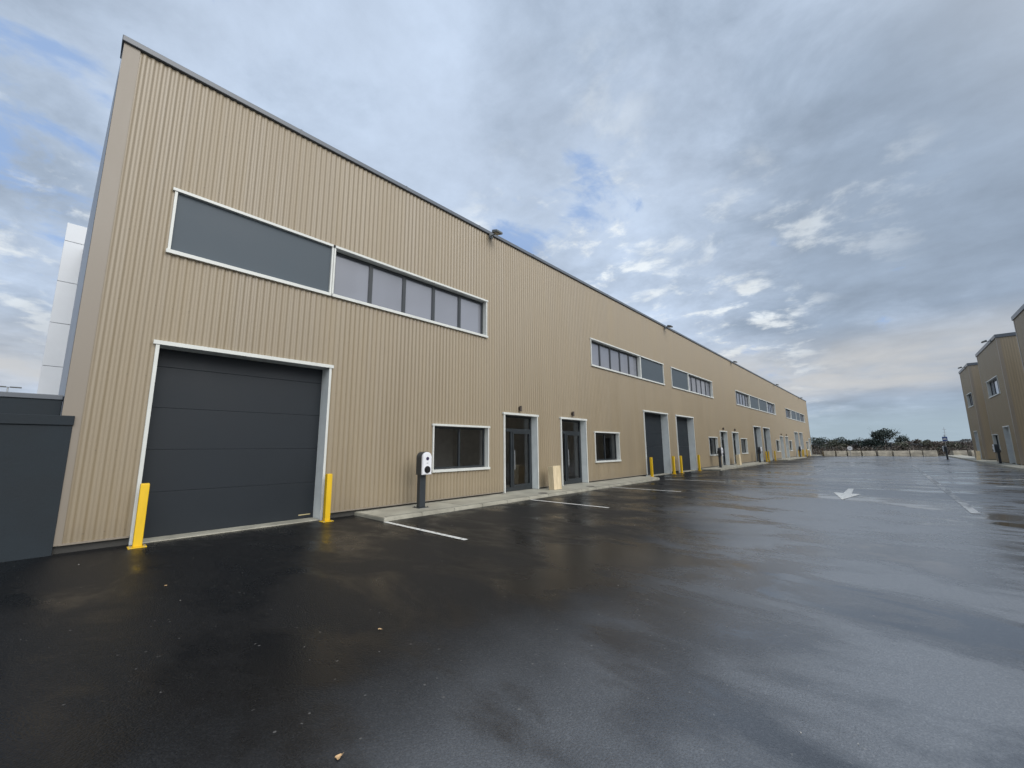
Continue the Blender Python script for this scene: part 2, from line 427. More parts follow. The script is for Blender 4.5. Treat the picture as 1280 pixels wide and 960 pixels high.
# ------------------------------------------------------------------ main building
LEN, TOPZ, Y0 = 87.2, 9.45, -.18
B = empty('warehouse_building', (0, 0, 0))
tag(B, 'long beige ribbed metal warehouse with white-trimmed doors and upper strip windows', 'warehouse')
garages = [(.85, 4.12), (21.47, 24.83), (26.15, 29.35), (46.6, 49.75), (50.9, 54.2), (70.95, 74.15), (75.4, 78.6)]
entries = [(10.22, 12.1), (13.6, 15.54), (35.32, 37.2), (38.72, 40.68), (59.9, 61.9), (63.4, 65.35), (84.7, 86.5)]
gwins = [(7.2, 9.5), (16.23, 18.55), (32.4, 34.5), (41.4, 43.6), (57.2, 59.4), (66.0, 68.2), (81.7, 83.8)]
uw = [(4.0, 9.4), (16.2, 21.46), (29.02, 34.35), (41.1, 46.35), (54.3, 59.0), (66.0, 70.3), (78.4, 83.2)]
up = [(.83, 3.99), (21.47, 24.7), (25.95, 29.01), (46.36, 50.25), (50.26, 54.29), (70.31, 74.6), (74.61, 78.39)]
HZ = [(a + .03, b - .03, -1, 3.62) for a, b in garages] + [(a + .03, b - .03, -1, 2.83) for a, b in entries] \
    + [(a + .03, b - .03, .98, 2.31) for a, b in gwins] + [(a + .03, b - .03, 5.46, 6.74) for a, b in uw + up]
bm = BM(); corrugated(bm, .045, LEN, .15, 9.32, HZ); wall = build('wall', bm, M['clad'], B)
# inner backing wall so nothing shines through
bm = BM()
quad(bm, [(0, Y0, 0), (-20, Y0 - .62, 0), (-20, Y0 - .62, 9.33), (0, Y0, 9.33)])
o = build('gable_wall', bm, M['gable'], B)
bm = BM()
prism(bm, [(-.06, Y0 + .004), (.012, Y0 + .004), (.012, .055), (-.036, .055), (-.036, .04), (-.004, .04), (-.004, Y0 + .02), (-.06, Y0 + .02)], 'z', .13, 9.33)
build('corner_flashing', bm, M['beige'], B)
bm = BM()
prism(bm, [(-.06, LEN), (.012, LEN), (.012, LEN + .2), (-.06, LEN + .2)], 'z', .0, 9.33)
build('corner_flashing', bm, M['beige'], B)
# drip flashing at the foot of the cladding, between openings
edges = sorted(garages + entries); y = .02
for a, b in edges + [(LEN, LEN)]:
    if a - y > .1: bm = BM(); box(bm, -.03, .022, y, a - .01, .128, .155); build('drip_flashing', bm, M['beige'], B)
    y = b + .01
y = Y0
for a, b in edges + [(LEN + .15, LEN)]:
    if a - y > .1: bm = BM(); box(bm, -.25, -.06, y, a - .002, -.1, .20); build('plinth', bm, M['plinth'], B)
    y = b + .002
bm = BM(); box(bm, -.5, .06, Y0 - .03, LEN + .23, 9.33, TOPZ, bev=.012)
for k in range(1, 29): box(bm, -.49, .064, k * 3.0 - .02, k * 3.0 + .02, 9.326, TOPZ + .004)
build('parapet_coping', bm, M['coping'], B)
bm = BM()
quad(bm, [(-20, Y0 - .62, 9.2), (-.4, Y0, 9.25), (-.4, LEN + .2, 9.25), (-20, LEN + .2, 9.2)])
build('roof', bm, M['roof'], B)
bm = BM()
quad(bm, [(-20, Y0 - .62, 0), (-20, LEN + .2, 0), (-20, LEN + .2, 9.2), (-20, Y0 - .62, 9.2)])
quad(bm, [(-.05, LEN + .2, 0), (-20, LEN + .2, 0), (-20, LEN + .2, 9.2), (-.05, LEN + .2, 9.2)])
quad(bm, [(-6.2, Y0, 0), (-6.2, LEN, 0), (-6.2, LEN, 9.2), (-6.2, Y0, 9.2)])
build('rear_wall', bm, M['gable'], B)
for i, (a, b) in enumerate(garages): garage(B, a, b, 3.65, detail=i == 0)
for a, b in entries: entrance(B, a, b, .085, 2.86)
for a, b in gwins: window(B, a, b, .95, 2.34, 2)
for i, (a, b) in enumerate(uw): window(B, a, b, 5.43, 6.77, 5, gm='uglass', bar=.07)
for a, b in up: infill(B, a, b, 5.43, 6.77)
for a, b in ((6.6, 12.75), (12.95, 19.2), (31.8, 37.9), (38.1, 44.3), (56.6, 62.65), (62.85, 68.9), (81.2, 87.0)): room(B, a, b)

# ------------------------------------------------------------------ setting: ground
def sheet(name, x0, x1, y0, y1, z, mat, kind='structure'):
    bm = BM(); quad(bm, [(x0, y0, z), (x1, y0, z), (x1, y1, z), (x0, y1, z)])
    return tag(build(name, bm, mat), kind=kind)
sheet('ground', -2500, 2500, -2500, 2500, -.03, M['dirt'])
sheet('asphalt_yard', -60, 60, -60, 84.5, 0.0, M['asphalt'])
def pavement(y0, y1, x0=-.255, x1=1.38, z=.08, r=.25, s=1):
    bm = BM()
    pts = [(x0, y0), (x1 - .02, y0)] + [(x1, y0 + .02)]
    n = 8
    for i in range(n + 1):
        t = math.pi / 2 * i / n
        pts.append((x1 - 1.1 + 1.1 * math.cos(t), y1 - 1.1 + 1.1 * math.sin(t)))
    pts.append((x0, y1))
    prism(bm, pts, 'z', -.05, z)
    bmesh.ops.bevel(bm, geom=[e for e in bm.edges if all(abs(v.co.z - z) < 1e-4 for v in e.verts)], offset=.015, segments=2, affect='EDGES')
    # expansion joints: shallow dark strips
    o = tag(build('pavement', bm, M['pave']), kind='structure')
    bm = BM(); y = y0 + 2.5
    while y < y1 - 1.2:
        box(bm, .02, x1 - .02, y, y + .012, z - .002, z + .003); y += 2.5
    box(bm, x1 - .17, x1 - .158, y0 + .1, y1 - 1.2, z - .002, z + .003)
    y = y0 + 1.0
    while y < y1 - 1.3:
        box(bm, x1 - .158, x1 + .002, y, y + .008, .002, z + .0025); y += 1.0
    tag(build('pavement_joints', bm, M['plinth']), kind='structure')
pavement(4.93, 20.75); pavement(29.95, 45.7); pavement(54.9, 70.2); pavement(79.2, 88)
bm = BM(); box(bm, 15.55, 17.2, 26, 84, -.05, .15, bev=.015); tag(build('pavement', bm, M['pave']), kind='structure')

def pline(x0, x1, y, w=.10, mat='line', name='parking_line'):
    bm = BM(); quad(bm, [(x0, y - w / 2, .005), (x1, y - w / 2, .005), (x1, y + w / 2, .005), (x0, y + w / 2, .005)])
    tag(build(name, bm, M[mat]), kind='structure')
for y in (4.93, 9.96, 15.1, 20.45, 29.5, 34.3, 39.2, 44.2, 55.5, 60.5, 65.5): pline(1.42, 4.17, y)
for y in (19.1, 24.25, 29.35, 34.3, 39.3, 44.3, 49.3, 54.3): pline(12.7, 15.5, y, .20)
bm = BM(); quad(bm, [(6.38, 23.6, .005), (6.48, 23.6, .005), (6.48, 41, .005), (6.38, 41, .005)])
tag(build('edge_line', bm, M['worn']), kind='structure')
bm = BM(); quad(bm, [(11.1, 14.5, .005), (11.26, 14.5, .005), (11.2, 46, .005), (11.04, 46, .005)])
tag(build('edge_line', bm, M['worn']), kind='structure')
bm = BM()
f = bm.faces.new([bm.verts.new(p) for p in [(8.49, 15.8, .006), (8.84, 17.9, .006), (8.60, 17.95, .006), (8.56, 19.95, .006), (8.40, 19.95, .006), (8.38, 18.03, .006), (8.10, 18.1, .006)]])
bmesh.ops.triangulate(bm, faces=[f])
o = tag(build('road_arrow', bm, M['line']), kind='structure'); o.location.x = .17

# ------------------------------------------------------------------ dark boundary wall, pylon
t = empty('boundary_wall', (0, -6, 0)); tag(t, 'dark grey rendered wall with stepped top, joining the left corner of the beige warehouse', 'wall')
t.location = (0, 0, 0)
bm = BM(); box(bm, -.16, .035, -14, -.035, -.05, 2.03, bev=.006); build('lower_wall', bm, M['darkwall'], t)
bm = BM(); box(bm, -.2, .06, -14, -.025, 2.034, 2.19, bev=.008); build('ledge', bm, M['darkwall'], t)
bm = BM(); box(bm, -.50, -.23, -14, -.20, -.05, 2.46, bev=.006); build('upper_wall', bm, M['darkwall'], t)
bm = BM(); box(bm, -.56, -.21, -14, -.195, 2.464, 2.545, bev=.008); build('wall_coping', bm, M['coping'], t)
t = empty('sign_pylon', (-12, -.8, 0)); tag(t, 'tall slab clad in pale grey-white panels, rising behind the left end of the beige warehouse', 'pylon')
zs = [0, 1.5, 3.08, 4.67, 6.28, 7.87, 9.47, 10.2]
bm = BM()
for a, b in zip(zs, zs[1:]): box(bm, -.5, 0, -.26, .29, a + .006, b - .006, bev=.012)
build('cladding_panels', bm, M['tower'], t)
bm = BM(); box(bm, -.47, -.03, -.23, .26, 0, 10.15); build('core', bm, M['anth'], t)

def ray(u, v):
    x = (u - 640) / 502.6; y = -(v - 480) / 502.6
    return Vector((A[0][0] * x + A[1][0] * y + A[2][0], A[0][1] * x + A[1][1] * y + A[2][1], A[0][2] * x + A[1][2] * y + A[2][2]))
def at_y(u, v, Y):
    d = ray(u, v); return CAM + d * (Y / d.y)
# small street lamp far behind the dark wall
d = ray(10, 484); p = CAM + d * ((-45 - CAM.x) / d.x)
t = empty('street_lamp', (p.x, p.y, 0)); tag(t, 'small distant street lamp with a double flat head above the dark boundary wall', 'street lamp')
bm = BM(); tube(bm, (0, 0, 0), (0, 0, p.z), .09, .05); build('pole', bm, M['galv'], t)
bm = BM(); box(bm, -.15, .15, -.75, -.1, p.z - .02, p.z + .07, bev=.02); box(bm, -.15, .15, .1, .75, p.z - .02, p.z + .07, bev=.02); box(bm, -.04, .04, -.1, .1, p.z - .01, p.z + .03)
build('lamp_head', bm, M['lampm'], t)

# ------------------------------------------------------------------ bollards
def make_bollard():
    t = empty('bollard')
    bm = BM(); box(bm, -.06, .06, -.06, .06, .012, 1.045, bev=.010); build('post', bm, M['yellow'], t)
    bm = BM(); box(bm, -.054, .054, -.054, .054, 1.0455, 1.055, bev=.004); build('cap', bm, M['yellow'], t)
    bm = BM(); box(bm, -.12, .12, -.12, .12, 0, .0118, bev=.003); build('base_plate', bm, M['yellow'], t)
    for sx in (-1, 1):
        for sy in (-1, 1):
            bm = BM(); tube(bm, (sx * .09, sy * .09, .012), (sx * .09, sy * .09, .026), .012, seg=6); build('bolt', bm, M['galv'], t)
    return t
bl = [(.32, .93, 'yellow steel bollard nearest the camera, at the left jamb of the big nearest grey door'),
      (.30, 4.10, 'yellow bollard at the right jamb of the big nearest grey door'),
      (.28, 21.5, 'yellow bollard at the left jamb of the second grey door from the left'),
      (.30, 24.55, 'yellow bollard just right of the second grey door from the left'),
      (.30, 25.75, 'yellow bollard at the left jamb of the third grey door from the left'),
      (.30, 29.0, 'yellow bollard at the right jamb of the third grey door from the left'),
      (.30, 46.5, 'distant yellow bollard left of the fourth grey door, beside a charging post'),
      (.30, 49.75, 'distant yellow bollard between the fourth and fifth grey doors, nearer of the two'),
      (.30, 50.9, 'distant yellow bollard between the fourth and fifth grey doors, farther of the two'),
      (.30, 54.2, 'distant yellow bollard right of the fifth grey door'),
      (.30, 70.9, 'tiny far yellow bollard left of the sixth grey door'),
      (.30, 74.2, 'tiny far yellow bollard right of the sixth grey door'),
      (.30, 75.4, 'tiny far yellow bollard left of the seventh and last grey door'),
      (.30, 78.7, 'farthest yellow bollard, right of the last grey door')]
b0 = make_bollard()
for i, (x, y, lab) in enumerate(bl):
    t = b0 if i == 0 else copy_thing(b0)
    t.location = (x, y, 0); t.rotation_euler.z = R(random.uniform(-3, 3)); t.rotation_euler.y = R(random.uniform(-.3, .3))
    tag(t, lab, 'bollard', 'yellow bollards guarding the doors')

# ------------------------------------------------------------------ charging posts (face +X)
def round_top(w, z0, z1, n=14):
    r = w / 2; pts = [(-r, z0), (r, z0)]
    for i in range(n + 1):
        a = math.pi * i / n; pts.append((r * math.cos(a), z1 - r + r * math.sin(a)))
    return pts
def make_charger(cable):
    t = empty('charging_post')
    bm = BM(); box(bm, -.07, .07, -.10, .08, .01, .86, bev=.006); build('post', bm, M['post'], t)
    bm = BM(); box(bm, -.15, .15, -.17, .15, 0, .0098, bev=.003)
    for sx in (-1, 1):
        for sy in (-1, 1): tube(bm, (sx * .12, sy * .12, .01), (sx * .12, sy * .12, .03), .012, seg=6)
    build('base_plate', bm, M['post'], t)
    bm = BM(); prism(bm, round_top(.30, .85, 1.45), 'x', -.068, .170)
    bmesh.ops.bevel(bm, geom=[e for e in bm.edges if abs(e.verts[0].co.x - e.verts[1].co.x) < 1e-5], offset=.012, segments=2, affect='EDGES')
    hd = build('charger_body', bm, M['post'], t)
    bm = BM(); prism(bm, round_top(.285, .855, 1.44), 'x', .171, .235)
    bmesh.ops.bevel(bm, geom=[e for e in bm.edges if e.verts[0].co.x > .23 and e.verts[1].co.x > .23], offset=.015, segments=3, affect='EDGES')
    fc = build('front_cover', bm, M['wplast'], t)
    bm = BM(); tube(bm, (.225, 0, .985), (.250, 0, .985), .092, seg=24); tube(bm, (.245, 0, .985), (.268, 0, .985), .06, seg=20); build('socket', bm, M['sock'], fc)
    bm = BM(); tube(bm, (.225, 0, 1.27), (.244, 0, 1.27), .045, seg=20); build('status_light', bm, M['cyan'], fc)
    bm = BM(); box(bm, .23, .2375, -.03, .03, 1.145, 1.16); build('marking', bm, M['galv'], fc)
    if cable:
        bm = BM(); pr = None
        for i in range(25):
            a = 2 * math.pi * i / 24; q = Vector((.02 + .16 * math.sin(a), -.15, .95 + .17 * math.cos(a)))
            if pr is not None: tube(bm, pr, q, .022, seg=6)
            pr = q
        build('cable', bm, M['sock'], t)
        bm = BM(); box(bm, -.09, .12, -.19, -.1, .98, 1.22, bev=.02); build('cable_holder', bm, M['sock'], t)
    return t
c0 = make_charger(False); c0.location = (.62, 6.43, .08)
tag(c0, 'nearest dark charging post with white round-topped face, left of the first ground window', 'charging post', 'charging posts')
c1 = make_charger(True); c1.location = (.62, 32.55, .08)
tag(c1, 'dark charging post with a holstered cable, before the third ground window of the left warehouse', 'charging post', 'charging posts')
def dup_charger(x, y, z, rz, lab):
    c = copy_thing(c1); c.location = (x, y, z); c.rotation_euler.z = rz; tag(c, lab); return c
dup_charger(.66, 44.9, .08, 0, 'third charging post along the left warehouse, among the distant yellow bollards')
dup_charger(.66, 69.2, .08, 0, 'farthest charging post along the left warehouse, tiny and dark near its far end')
dup_charger(15.95, 48.0, .15, math.pi, 'charging post in front of the doorway of the right-hand building')
dup_charger(14.45, 65.3, 0, math.pi, 'charging post standing alone out in the yard below the blue square sign')

# ------------------------------------------------------------------ plywood boxes leaning by the entrances
def make_box():
    t = empty('plywood_box')
    bm = BM(); box(bm, -.13, .10, -.21, .21, 0, .84, bev=.004); build('box_body', bm, M['wood'], t)
    bm = BM(); box(bm, .1015, .125, -.21, .225, 0, .86, bev=.003); build('front_board', bm, M['wood'], t)
    return t
p0 = make_box()
for i, (x, y, z, lab) in enumerate([(.60, 12.35, .082, 'upright pale plywood box on the pavement between the two nearest entrances'),
                                 (.60, 37.75, .082, 'upright pale plywood box on the pavement between the third and fourth entrances'),
                                 (.60, 78.95, .002, 'tiny pale plywood box near the far end of the left warehouse'),
                                 (15.95, 58.2, .152, 'pale plywood box at the near corner of the farthest right-hand building')]):
    t = p0 if i == 0 else copy_thing(p0)
    t.location = (x, y, z); t.rotation_euler = (0, R(-2.5), R(-3) if x < 5 else math.pi); tag(t, lab, 'wooden box', 'plywood boxes left outside')

# ------------------------------------------------------------------ wall lamps and floodlights
def make_lamp():
    t = empty('wall_lamp')
    bm = BM(); box(bm, 0.0, .02, -.05, .05, -.06, .06, bev=.004); build('back_plate', bm, M['rust'], t)
    bm = BM(); tube(bm, (.075, 0, -.11), (.075, 0, .09), .045, seg=14); box(bm, .02, .05, -.02, .02, -.02, .02); build('lamp_body', bm, M['rust'], t, False)
    return t
l0 = make_lamp()
ordn = ['first', 'second', 'third', 'fourth', 'fifth', 'sixth']
for i, (a, b) in enumerate(entries[:6]):
    t = l0 if i == 0 else copy_thing(l0)
    t.location = (.0, (a + b) / 2 - .1, 3.05)
    tag(t, 'small dark wall lamp above the %s entrance door from the left' % ordn[i], 'wall lamp', 'wall lamps above the entrances')
def make_flood():
    t = empty('floodlight')
    bm = BM(); box(bm, 0, .02, -.10, .10, -.10, .10, bev=.004); box(bm, .02, .30, -.02, .02, -.015, .015)
    build('bracket', bm, M['lampm'], t)
    bm = BM()
    prism(bm, [(.22, .02), (.56, -.06), (.58, -.01), (.56, .04), (.26, .13)], 'y', -.16, .16)
    bmesh.ops.bevel(bm, geom=bm.edges[:], offset=.008, segments=1, affect='EDGES'); hd = build('lamp_head', bm, M['lampm'], t)
    bm = BM(); quad(bm, [(.25, -.13, .002), (.25, .13, .002), (.54, .13, -.066), (.54, -.13, -.066)][::-1]); o = build('lens', bm, M['lens'], hd); 
    for v in o.data.vertices: v.co.z -= .006
    return t
f0 = make_flood()
fl = [(0.06, 9.55, 9.27, 0, 'floodlight nearest the camera on the roof edge, above the first upper window'),
      (0.06, 25.35, 9.27, 0, 'floodlight on the roof edge above the gap between the second and third window bands'),
      (0.06, 40.6, 9.27, 0, 'third floodlight along the long roof edge'),
      (0.06, 59.9, 9.27, 0, 'fourth floodlight along the long roof edge'),
      (0.06, 79.5, 9.27, 0, 'farthest floodlight, near the far end of the long roof edge'),
      (16.39, 46.1, 9.27, math.pi, 'floodlight sticking out from the roof edge of the middle right-hand building'),
      (16.39, 60.3, 9.27, math.pi, 'floodlight sticking out from the roof edge of the farthest right-hand building')]
for i, (x, y, z, rz, lab) in enumerate(fl):
    t = f0 if i == 0 else copy_thing(f0)
    t.location = (x, y, z); t.rotation_euler.z = rz; t.scale = (.8, .9, .9); tag(t, lab, 'floodlight', 'floodlights on the roof edges')

# ------------------------------------------------------------------ right-hand row (faces -X at x = 16.45)
def right_building(y0, y1, lab, uwin, gwin=None, door=None):
    X = 16.45; Q = empty('warehouse_building', (X, y0, 0)); Q.location = (0, 0, 0)
    tag(Q, lab, 'warehouse', 'beige buildings on the right')
    holes = []
    if uwin: holes.append((uwin[0] + .03, uwin[1] - .03, 5.4, 6.68))
    if gwin: holes.append((gwin[0] + .03, gwin[1] - .03, 1.15, 2.38))
    if door: holes.append((door[0] + .03, door[1] - .03, -1, 2.9))
    bm = BM(); corrugated(bm, y0 + .15, y1 - .15, .2, 9.24, holes, x=X, flip=True)
    corrugated(bm, X + .15, X + 14, .2, 9.24, [], x=y0, flip=False, axis='x')
    for v in bm.verts: pass
    build('wall', bm, M['clad'], Q)
    for yy, dy in ((y0, 1), (y1, -1)):
        a, b = sorted((yy - dy * .012, yy + dy * .16))
        bm = BM(); box(bm, X - .012, X + .16 - .001, a, b, .18, 9.24); build('corner_flashing', bm, M['beige'], Q)
    bm = BM(); box(bm, X + .08, X + 13.9, y0 + .08, y1 - .06, -.05, .2); build('plinth', bm, M['plinth'], Q)
    bm = BM(); box(bm, X - .06, X + 14, y0 - .06, y0 + .3, 9.2, TOPZ, bev=.01); box(bm, X - .06, X + .3, y0 + .3, y1 + .06, 9.2, TOPZ, bev=.01); box(bm, X + .3, X + 14, y1 - .3, y1 + .06, 9.2, TOPZ, bev=.01)
    build('parapet_coping', bm, M['coping'], Q)
    bm = BM(); quad(bm, [(X + .1, y0 + .1, 9.21), (X + 14, y0 + .1, 9.21), (X + 14, y1 - .05, 9.21), (X + .1, y1 - .05, 9.21)]); build('roof', bm, M['roof'], Q)
    bm = BM()
    quad(bm, [(X + .15, y1, 0), (X + 14, y1, 0), (X + 14, y1, 9.2), (X + .15, y1, 9.2)])
    quad(bm, [(X + 14, y0, 0), (X + 14, y1, 0), (X + 14, y1, 9.2), (X + 14, y0, 9.2)])
    quad(bm, [(X + 6.3, y0 + .1, 0), (X + 6.3, y1 - .1, 0), (X + 6.3, y1 - .1, 9.1), (X + 6.3, y0 + .1, 9.1)])
    build('rear_wall', bm, M['beige'], Q)
    if uwin: window(Q, uwin[0], uwin[1], 5.37, 6.71, 3, X, -1, gm='uglass')
    if gwin: window(Q, gwin[0], gwin[1], 1.12, 2.41, 2, X, -1)
    if door: entrance(Q, door[0], door[1], .155, 2.93, X, -1)
    if gwin or door: room(Q, y0 + .5, y1 - .4, X, -1, z0=.13)
    return Q
right_building(44.55, 53.3, 'middle beige ribbed building on the right, with one upper window and a doorway', (46.7, 51.1), (50.7, 53.05), (46.1, 48.1))
right_building(58.6, 65.0, 'farthest and smallest beige building on the right', (59.6, 62.9), None, (60.6, 62.4))
right_building(30.3, 38.95, 'nearest beige building on the right, cut off by the frame edge', (32.3, 36.7), (36.1, 38.4), (31.9, 33.8))
right_building(16.1, 24.8, 'beige building right of the yard, seen only as a reflection in the puddle', None)

# ------------------------------------------------------------------ concrete blocks, signs
bxs = [1025.5, 1028.8, 1043.2, 1044.8, 1057.2, 1058.6, 1075.3, 1076.8, 1094.2, 1096.0, 1113.8, 1116.2, 1135.5, 1136.5, 1152, 1153, 1171.5]
spans = [(1029, 1043), (1044.6, 1057.5), (1058.8, 1075.5), (1077, 1094), (1096.5, 1114), (1116, 1136), (1137, 1152), (1153.2, 1171), (1191, 1208.5), (1213.5, 1226)]
names = ['first', 'second', 'third', 'fourth', 'fifth', 'sixth', 'seventh', 'eighth', 'ninth', 'tenth']
for i, (ua, ub) in enumerate(spans):
    def g(u):
        d = ray(u, 570.3); return CAM + d * (-1.6 / d.z)
    p, q = g(ua), g(ub); c = (p + q) / 2; ln = (q - p).length
    bm = BM(); hgt = .80 + random.uniform(-.03, .03)
    h2 = ln / 2
    prism(bm, [(-.42, 0), (.42, 0), (.40, hgt * .5), (.34, hgt), (-.34, hgt), (-.40, hgt * .5)], 'x', -h2, h2)
    bmesh.ops.bevel(bm, geom=bm.edges[:], offset=.03, segments=1, affect='EDGES')
    for v in bm.verts: v.co += Vector((random.uniform(-.015, .015), random.uniform(-.015, .015), random.uniform(-.01, .01) if v.co.z > .1 else 0))
    o = build('concrete_block', bm, M['block'])
    o.location = (c.x, c.y + .4, 0); o.rotation_euler.z = math.atan2(q.y - p.y, q.x - p.x) + R(random.uniform(-1.2, 1.2))
    tag(o, '%s pale concrete block from the left across the far end of the yard' % names[i], 'concrete block', 'concrete blocks across the far end')
p = at_y(1062.3, 560.3, 77.6)
t = empty('round_sign', (p.x, p.y, 0)); tag(t, 'small round white road sign standing by the concrete blocks', 'road sign')
bm = BM(); tube(bm, (0, 0, 0), (0, 0, p.z + .2), .03, seg=8); build('pole', bm, M['galv'], t)
bm = BM(); tube(bm, (0, -.035, p.z), (0, -.06, p.z), .30, seg=28); sf = build('sign_face', bm, M['sgnw'], t)
bm = BM(); box(bm, -.13, .13, -.066, -.0605, p.z - .04, p.z + .05); build('sign_mark', bm, M['galv'], sf)
p = at_y(1181, 548.6, 66)
t = empty('parking_sign', (p.x, p.y, 0)); tag(t, 'blue square sign with a white symbol on a thin pole at the far end', 'sign')
bm = BM(); tube(bm, (0, 0, 0), (0, 0, p.z + .45), .03, seg=8); build('pole', bm, M['galv'], t)
bm = BM(); box(bm, -.20, .20, -.06, -.035, p.z - .24, p.z + .24, bev=.01); sf = build('sign_face', bm, M['blue'], t)
bm = BM(); box(bm, -.15, .15, -.068, -.061, p.z - .1, p.z + .02); box(bm, -.09, .09, -.068, -.061, p.z + .021, p.z + .1); build('sign_symbol', bm, M['sgnw'], sf)
p = at_y(1179.6, 534, 130)
t = empty('lattice_mast', (p.x, 130, 0)); tag(t, 'very thin distant mast rising above the far woods beside the blue sign', 'mast')
bm = BM(); tube(bm, (0, 0, 0), (0, 0, p.z), .07, .03, seg=6)
for k in range(4): tube(bm, (-.3, 0, p.z - .5 - k * .6), (.3, 0, p.z - .5 - k * .6), .03, seg=5)
build('pole', bm, M['galv'], t)

# ------------------------------------------------------------------ small things on the ground
def drain(x, y, lab):
    t = empty('drain_cover', (x, y, .081)); tag(t, lab, 'drain cover', 'drain covers in the pavement')
    bm = BM(); tube(bm, (0, 0, 0), (0, 0, .004), .17, seg=24); build('rim', bm, M['iron'], t)
    bm = BM(); tube(bm, (0, 0, .0045), (0, 0, .008), .14, seg=24); build('cover', bm, M['iron'], t)
drain(1.0, 11.1, 'round dark drain cover in the pavement in front of the nearest entrance')
drain(.95, 14.2, 'round dark drain cover in the pavement in front of the second entrance')
def leaf(x, y, sc, rz, lab):
    bm = BM(); n = 14; top = []
    c = bm.verts.new((0, 0, .006 * sc))
    for i in range(n):
        a = 2 * math.pi * i / n; r = .03 * sc * (1 + .22 * math.cos(3 * a) + .1 * random.uniform(-1, 1))
        top.append(bm.verts.new((r * math.cos(a), r * .8 * math.sin(a), (.008 + .008 * abs(math.sin(a * 1.5))) * sc)))
    for i in range(n): bm.faces.new((c, top[i], top[(i + 1) % n]))
    r = bmesh.ops.extrude_face_region(bm, geom=bm.faces[:])
    for v in [e for e in r['geom'] if isinstance(e, bmesh.types.BMVert)]: v.co.z -= .002
    tube(bm, (.028 * sc, 0, .01 * sc), (.055 * sc, .006, .004), .0016 * sc, seg=5)
    o = build('fallen_leaf', bm, M['leafc']); o.location = (x, y, .001); o.rotation_euler.z = rz
    tag(o, lab, 'leaf', 'fallen leaves on the asphalt')
leaf(6.31, 2.06, .5, .4, 'small pale dry leaf in the middle of the dark asphalt')
leaf(7.55, 1.13, .62, 1.7, 'dry brown leaf lying nearest the camera at the bottom of the picture')
leaf(3.28, .95, .5, 2.6, 'small curled leaf on the dark asphalt in front of the nearest garage door')
bm = BM()
for k in range(170):
    x = random.uniform(.6, 14); y = random.uniform(-2, 22); r = random.uniform(.003, .008)
    cx = Vector((x, y, r * .6)); vs = [bm.verts.new(cx + Vector((random.uniform(-1, 1), random.uniform(-1, 1), random.uniform(-.5, .8))) * r) for _ in range(7)]
    bmesh.ops.convex_hull(bm, input=vs)
tag(build('loose_grit', bm, M['peb']), 'tiny pale grit scattered over the wet asphalt', 'grit', kind='stuff')

# ------------------------------------------------------------------ trees
def foliage(bm, c, rx, ry, rz, n, size, seed):
    rnd = random.Random(seed)
    for _ in range(n):
        while True:
            v = Vector((rnd.uniform(-1, 1), rnd.uniform(-1, 1), rnd.uniform(-1, 1)))
            if .2 < v.length < 1: break
        v = v * (.75 + .45 * noise.noise(v * 1.7 + Vector((seed, 0, 0))))
        p = Vector(c) + Vector((v.x * rx, v.y * ry, v.z * rz))
        s = size * rnd.uniform(.5, 1.3)
        a = Vector((rnd.gauss(0, 1), rnd.gauss(0, 1), rnd.gauss(0, 1))).normalized(); b = a.orthogonal().normalized(); b2 = a.cross(b)
        k = rnd.uniform(.4, .8)
        bm.faces.new([bm.verts.new(p + b * s), bm.verts.new(p + b2 * s * k), bm.verts.new(p - b * s), bm.verts.new(p - b2 * s * k)])
def tree(name, x, y, h, w, mat, lab, cat, grp, seed, lobes=7, dens=1.0, low=.15):
    rnd = random.Random(seed); t = empty(name, (x, y, -.03)); tag(t, lab, cat, grp)
    bm = BM(); tube(bm, (0, 0, 0), (0, 0, h * .5), .09 + h * .012, .06, seg=7)
    cs = []
    for k in range(lobes):
        a = rnd.uniform(0, 6.28); rr = w * .33 * math.sqrt(rnd.random()); zc = h * rnd.uniform(low + .12, .78)
        cs.append((rr * math.cos(a) * 1.2, rr * math.sin(a), zc)); tube(bm, (0, 0, h * rnd.uniform(.15, .4)), cs[-1], .045, .015, seg=5)
    cs.append((0, 0, h * .8))
    for k in range(int(lobes * 1.5)):     # twigs poking out
        a = rnd.uniform(0, 6.28); tube(bm, (0, 0, h * .45), (w * .42 * math.cos(a), w * .3 * math.sin(a), h * rnd.uniform(.6, 1.0)), .022, .006, seg=4)
    build('trunk', bm, M['bark'], t)
    bm = BM()
    for k, c in enumerate(cs):
        q = rnd.uniform(.75, 1.15)
        foliage(bm, c, w * .27 * q, w * .27 * q, h * .2 * q, int(190 * dens), .13, seed * 31 + k)
    build('crown', bm, mat, t)
tr = [(1016, 545, 96, 4.2, 'green'), (1029, 546, 98, 3.4, 'green'), (1041, 549, 97, 3.4, 'green2'), (1050, 545.5, 101, 2.6, 'green'), (1062, 549.5, 98, 3.4, 'green'),
      (1074, 547.5, 99, 3.6, 'green'), (1087, 547, 100, 3.4, 'green2')]
for i, (u, v, Y, w, m) in enumerate(tr):
    p = at_y(u, v, Y); tree('bushy_tree', p.x, Y, p.z + .1, w * 1.35, M[m], '%s dark bushy tree from the left, beyond the concrete blocks' % names[i], 'tree', 'dark trees beyond the blocks', 100 + i, low=.05)
p = at_y(1105, 533.5, 97); tree('bushy_tree', p.x, 97, p.z + .1, 5.6, M['green'], 'largest round dark tree, standing tallest beyond the concrete blocks', 'tree', 'dark trees beyond the blocks', 150, lobes=20, dens=1.5, low=-.08)
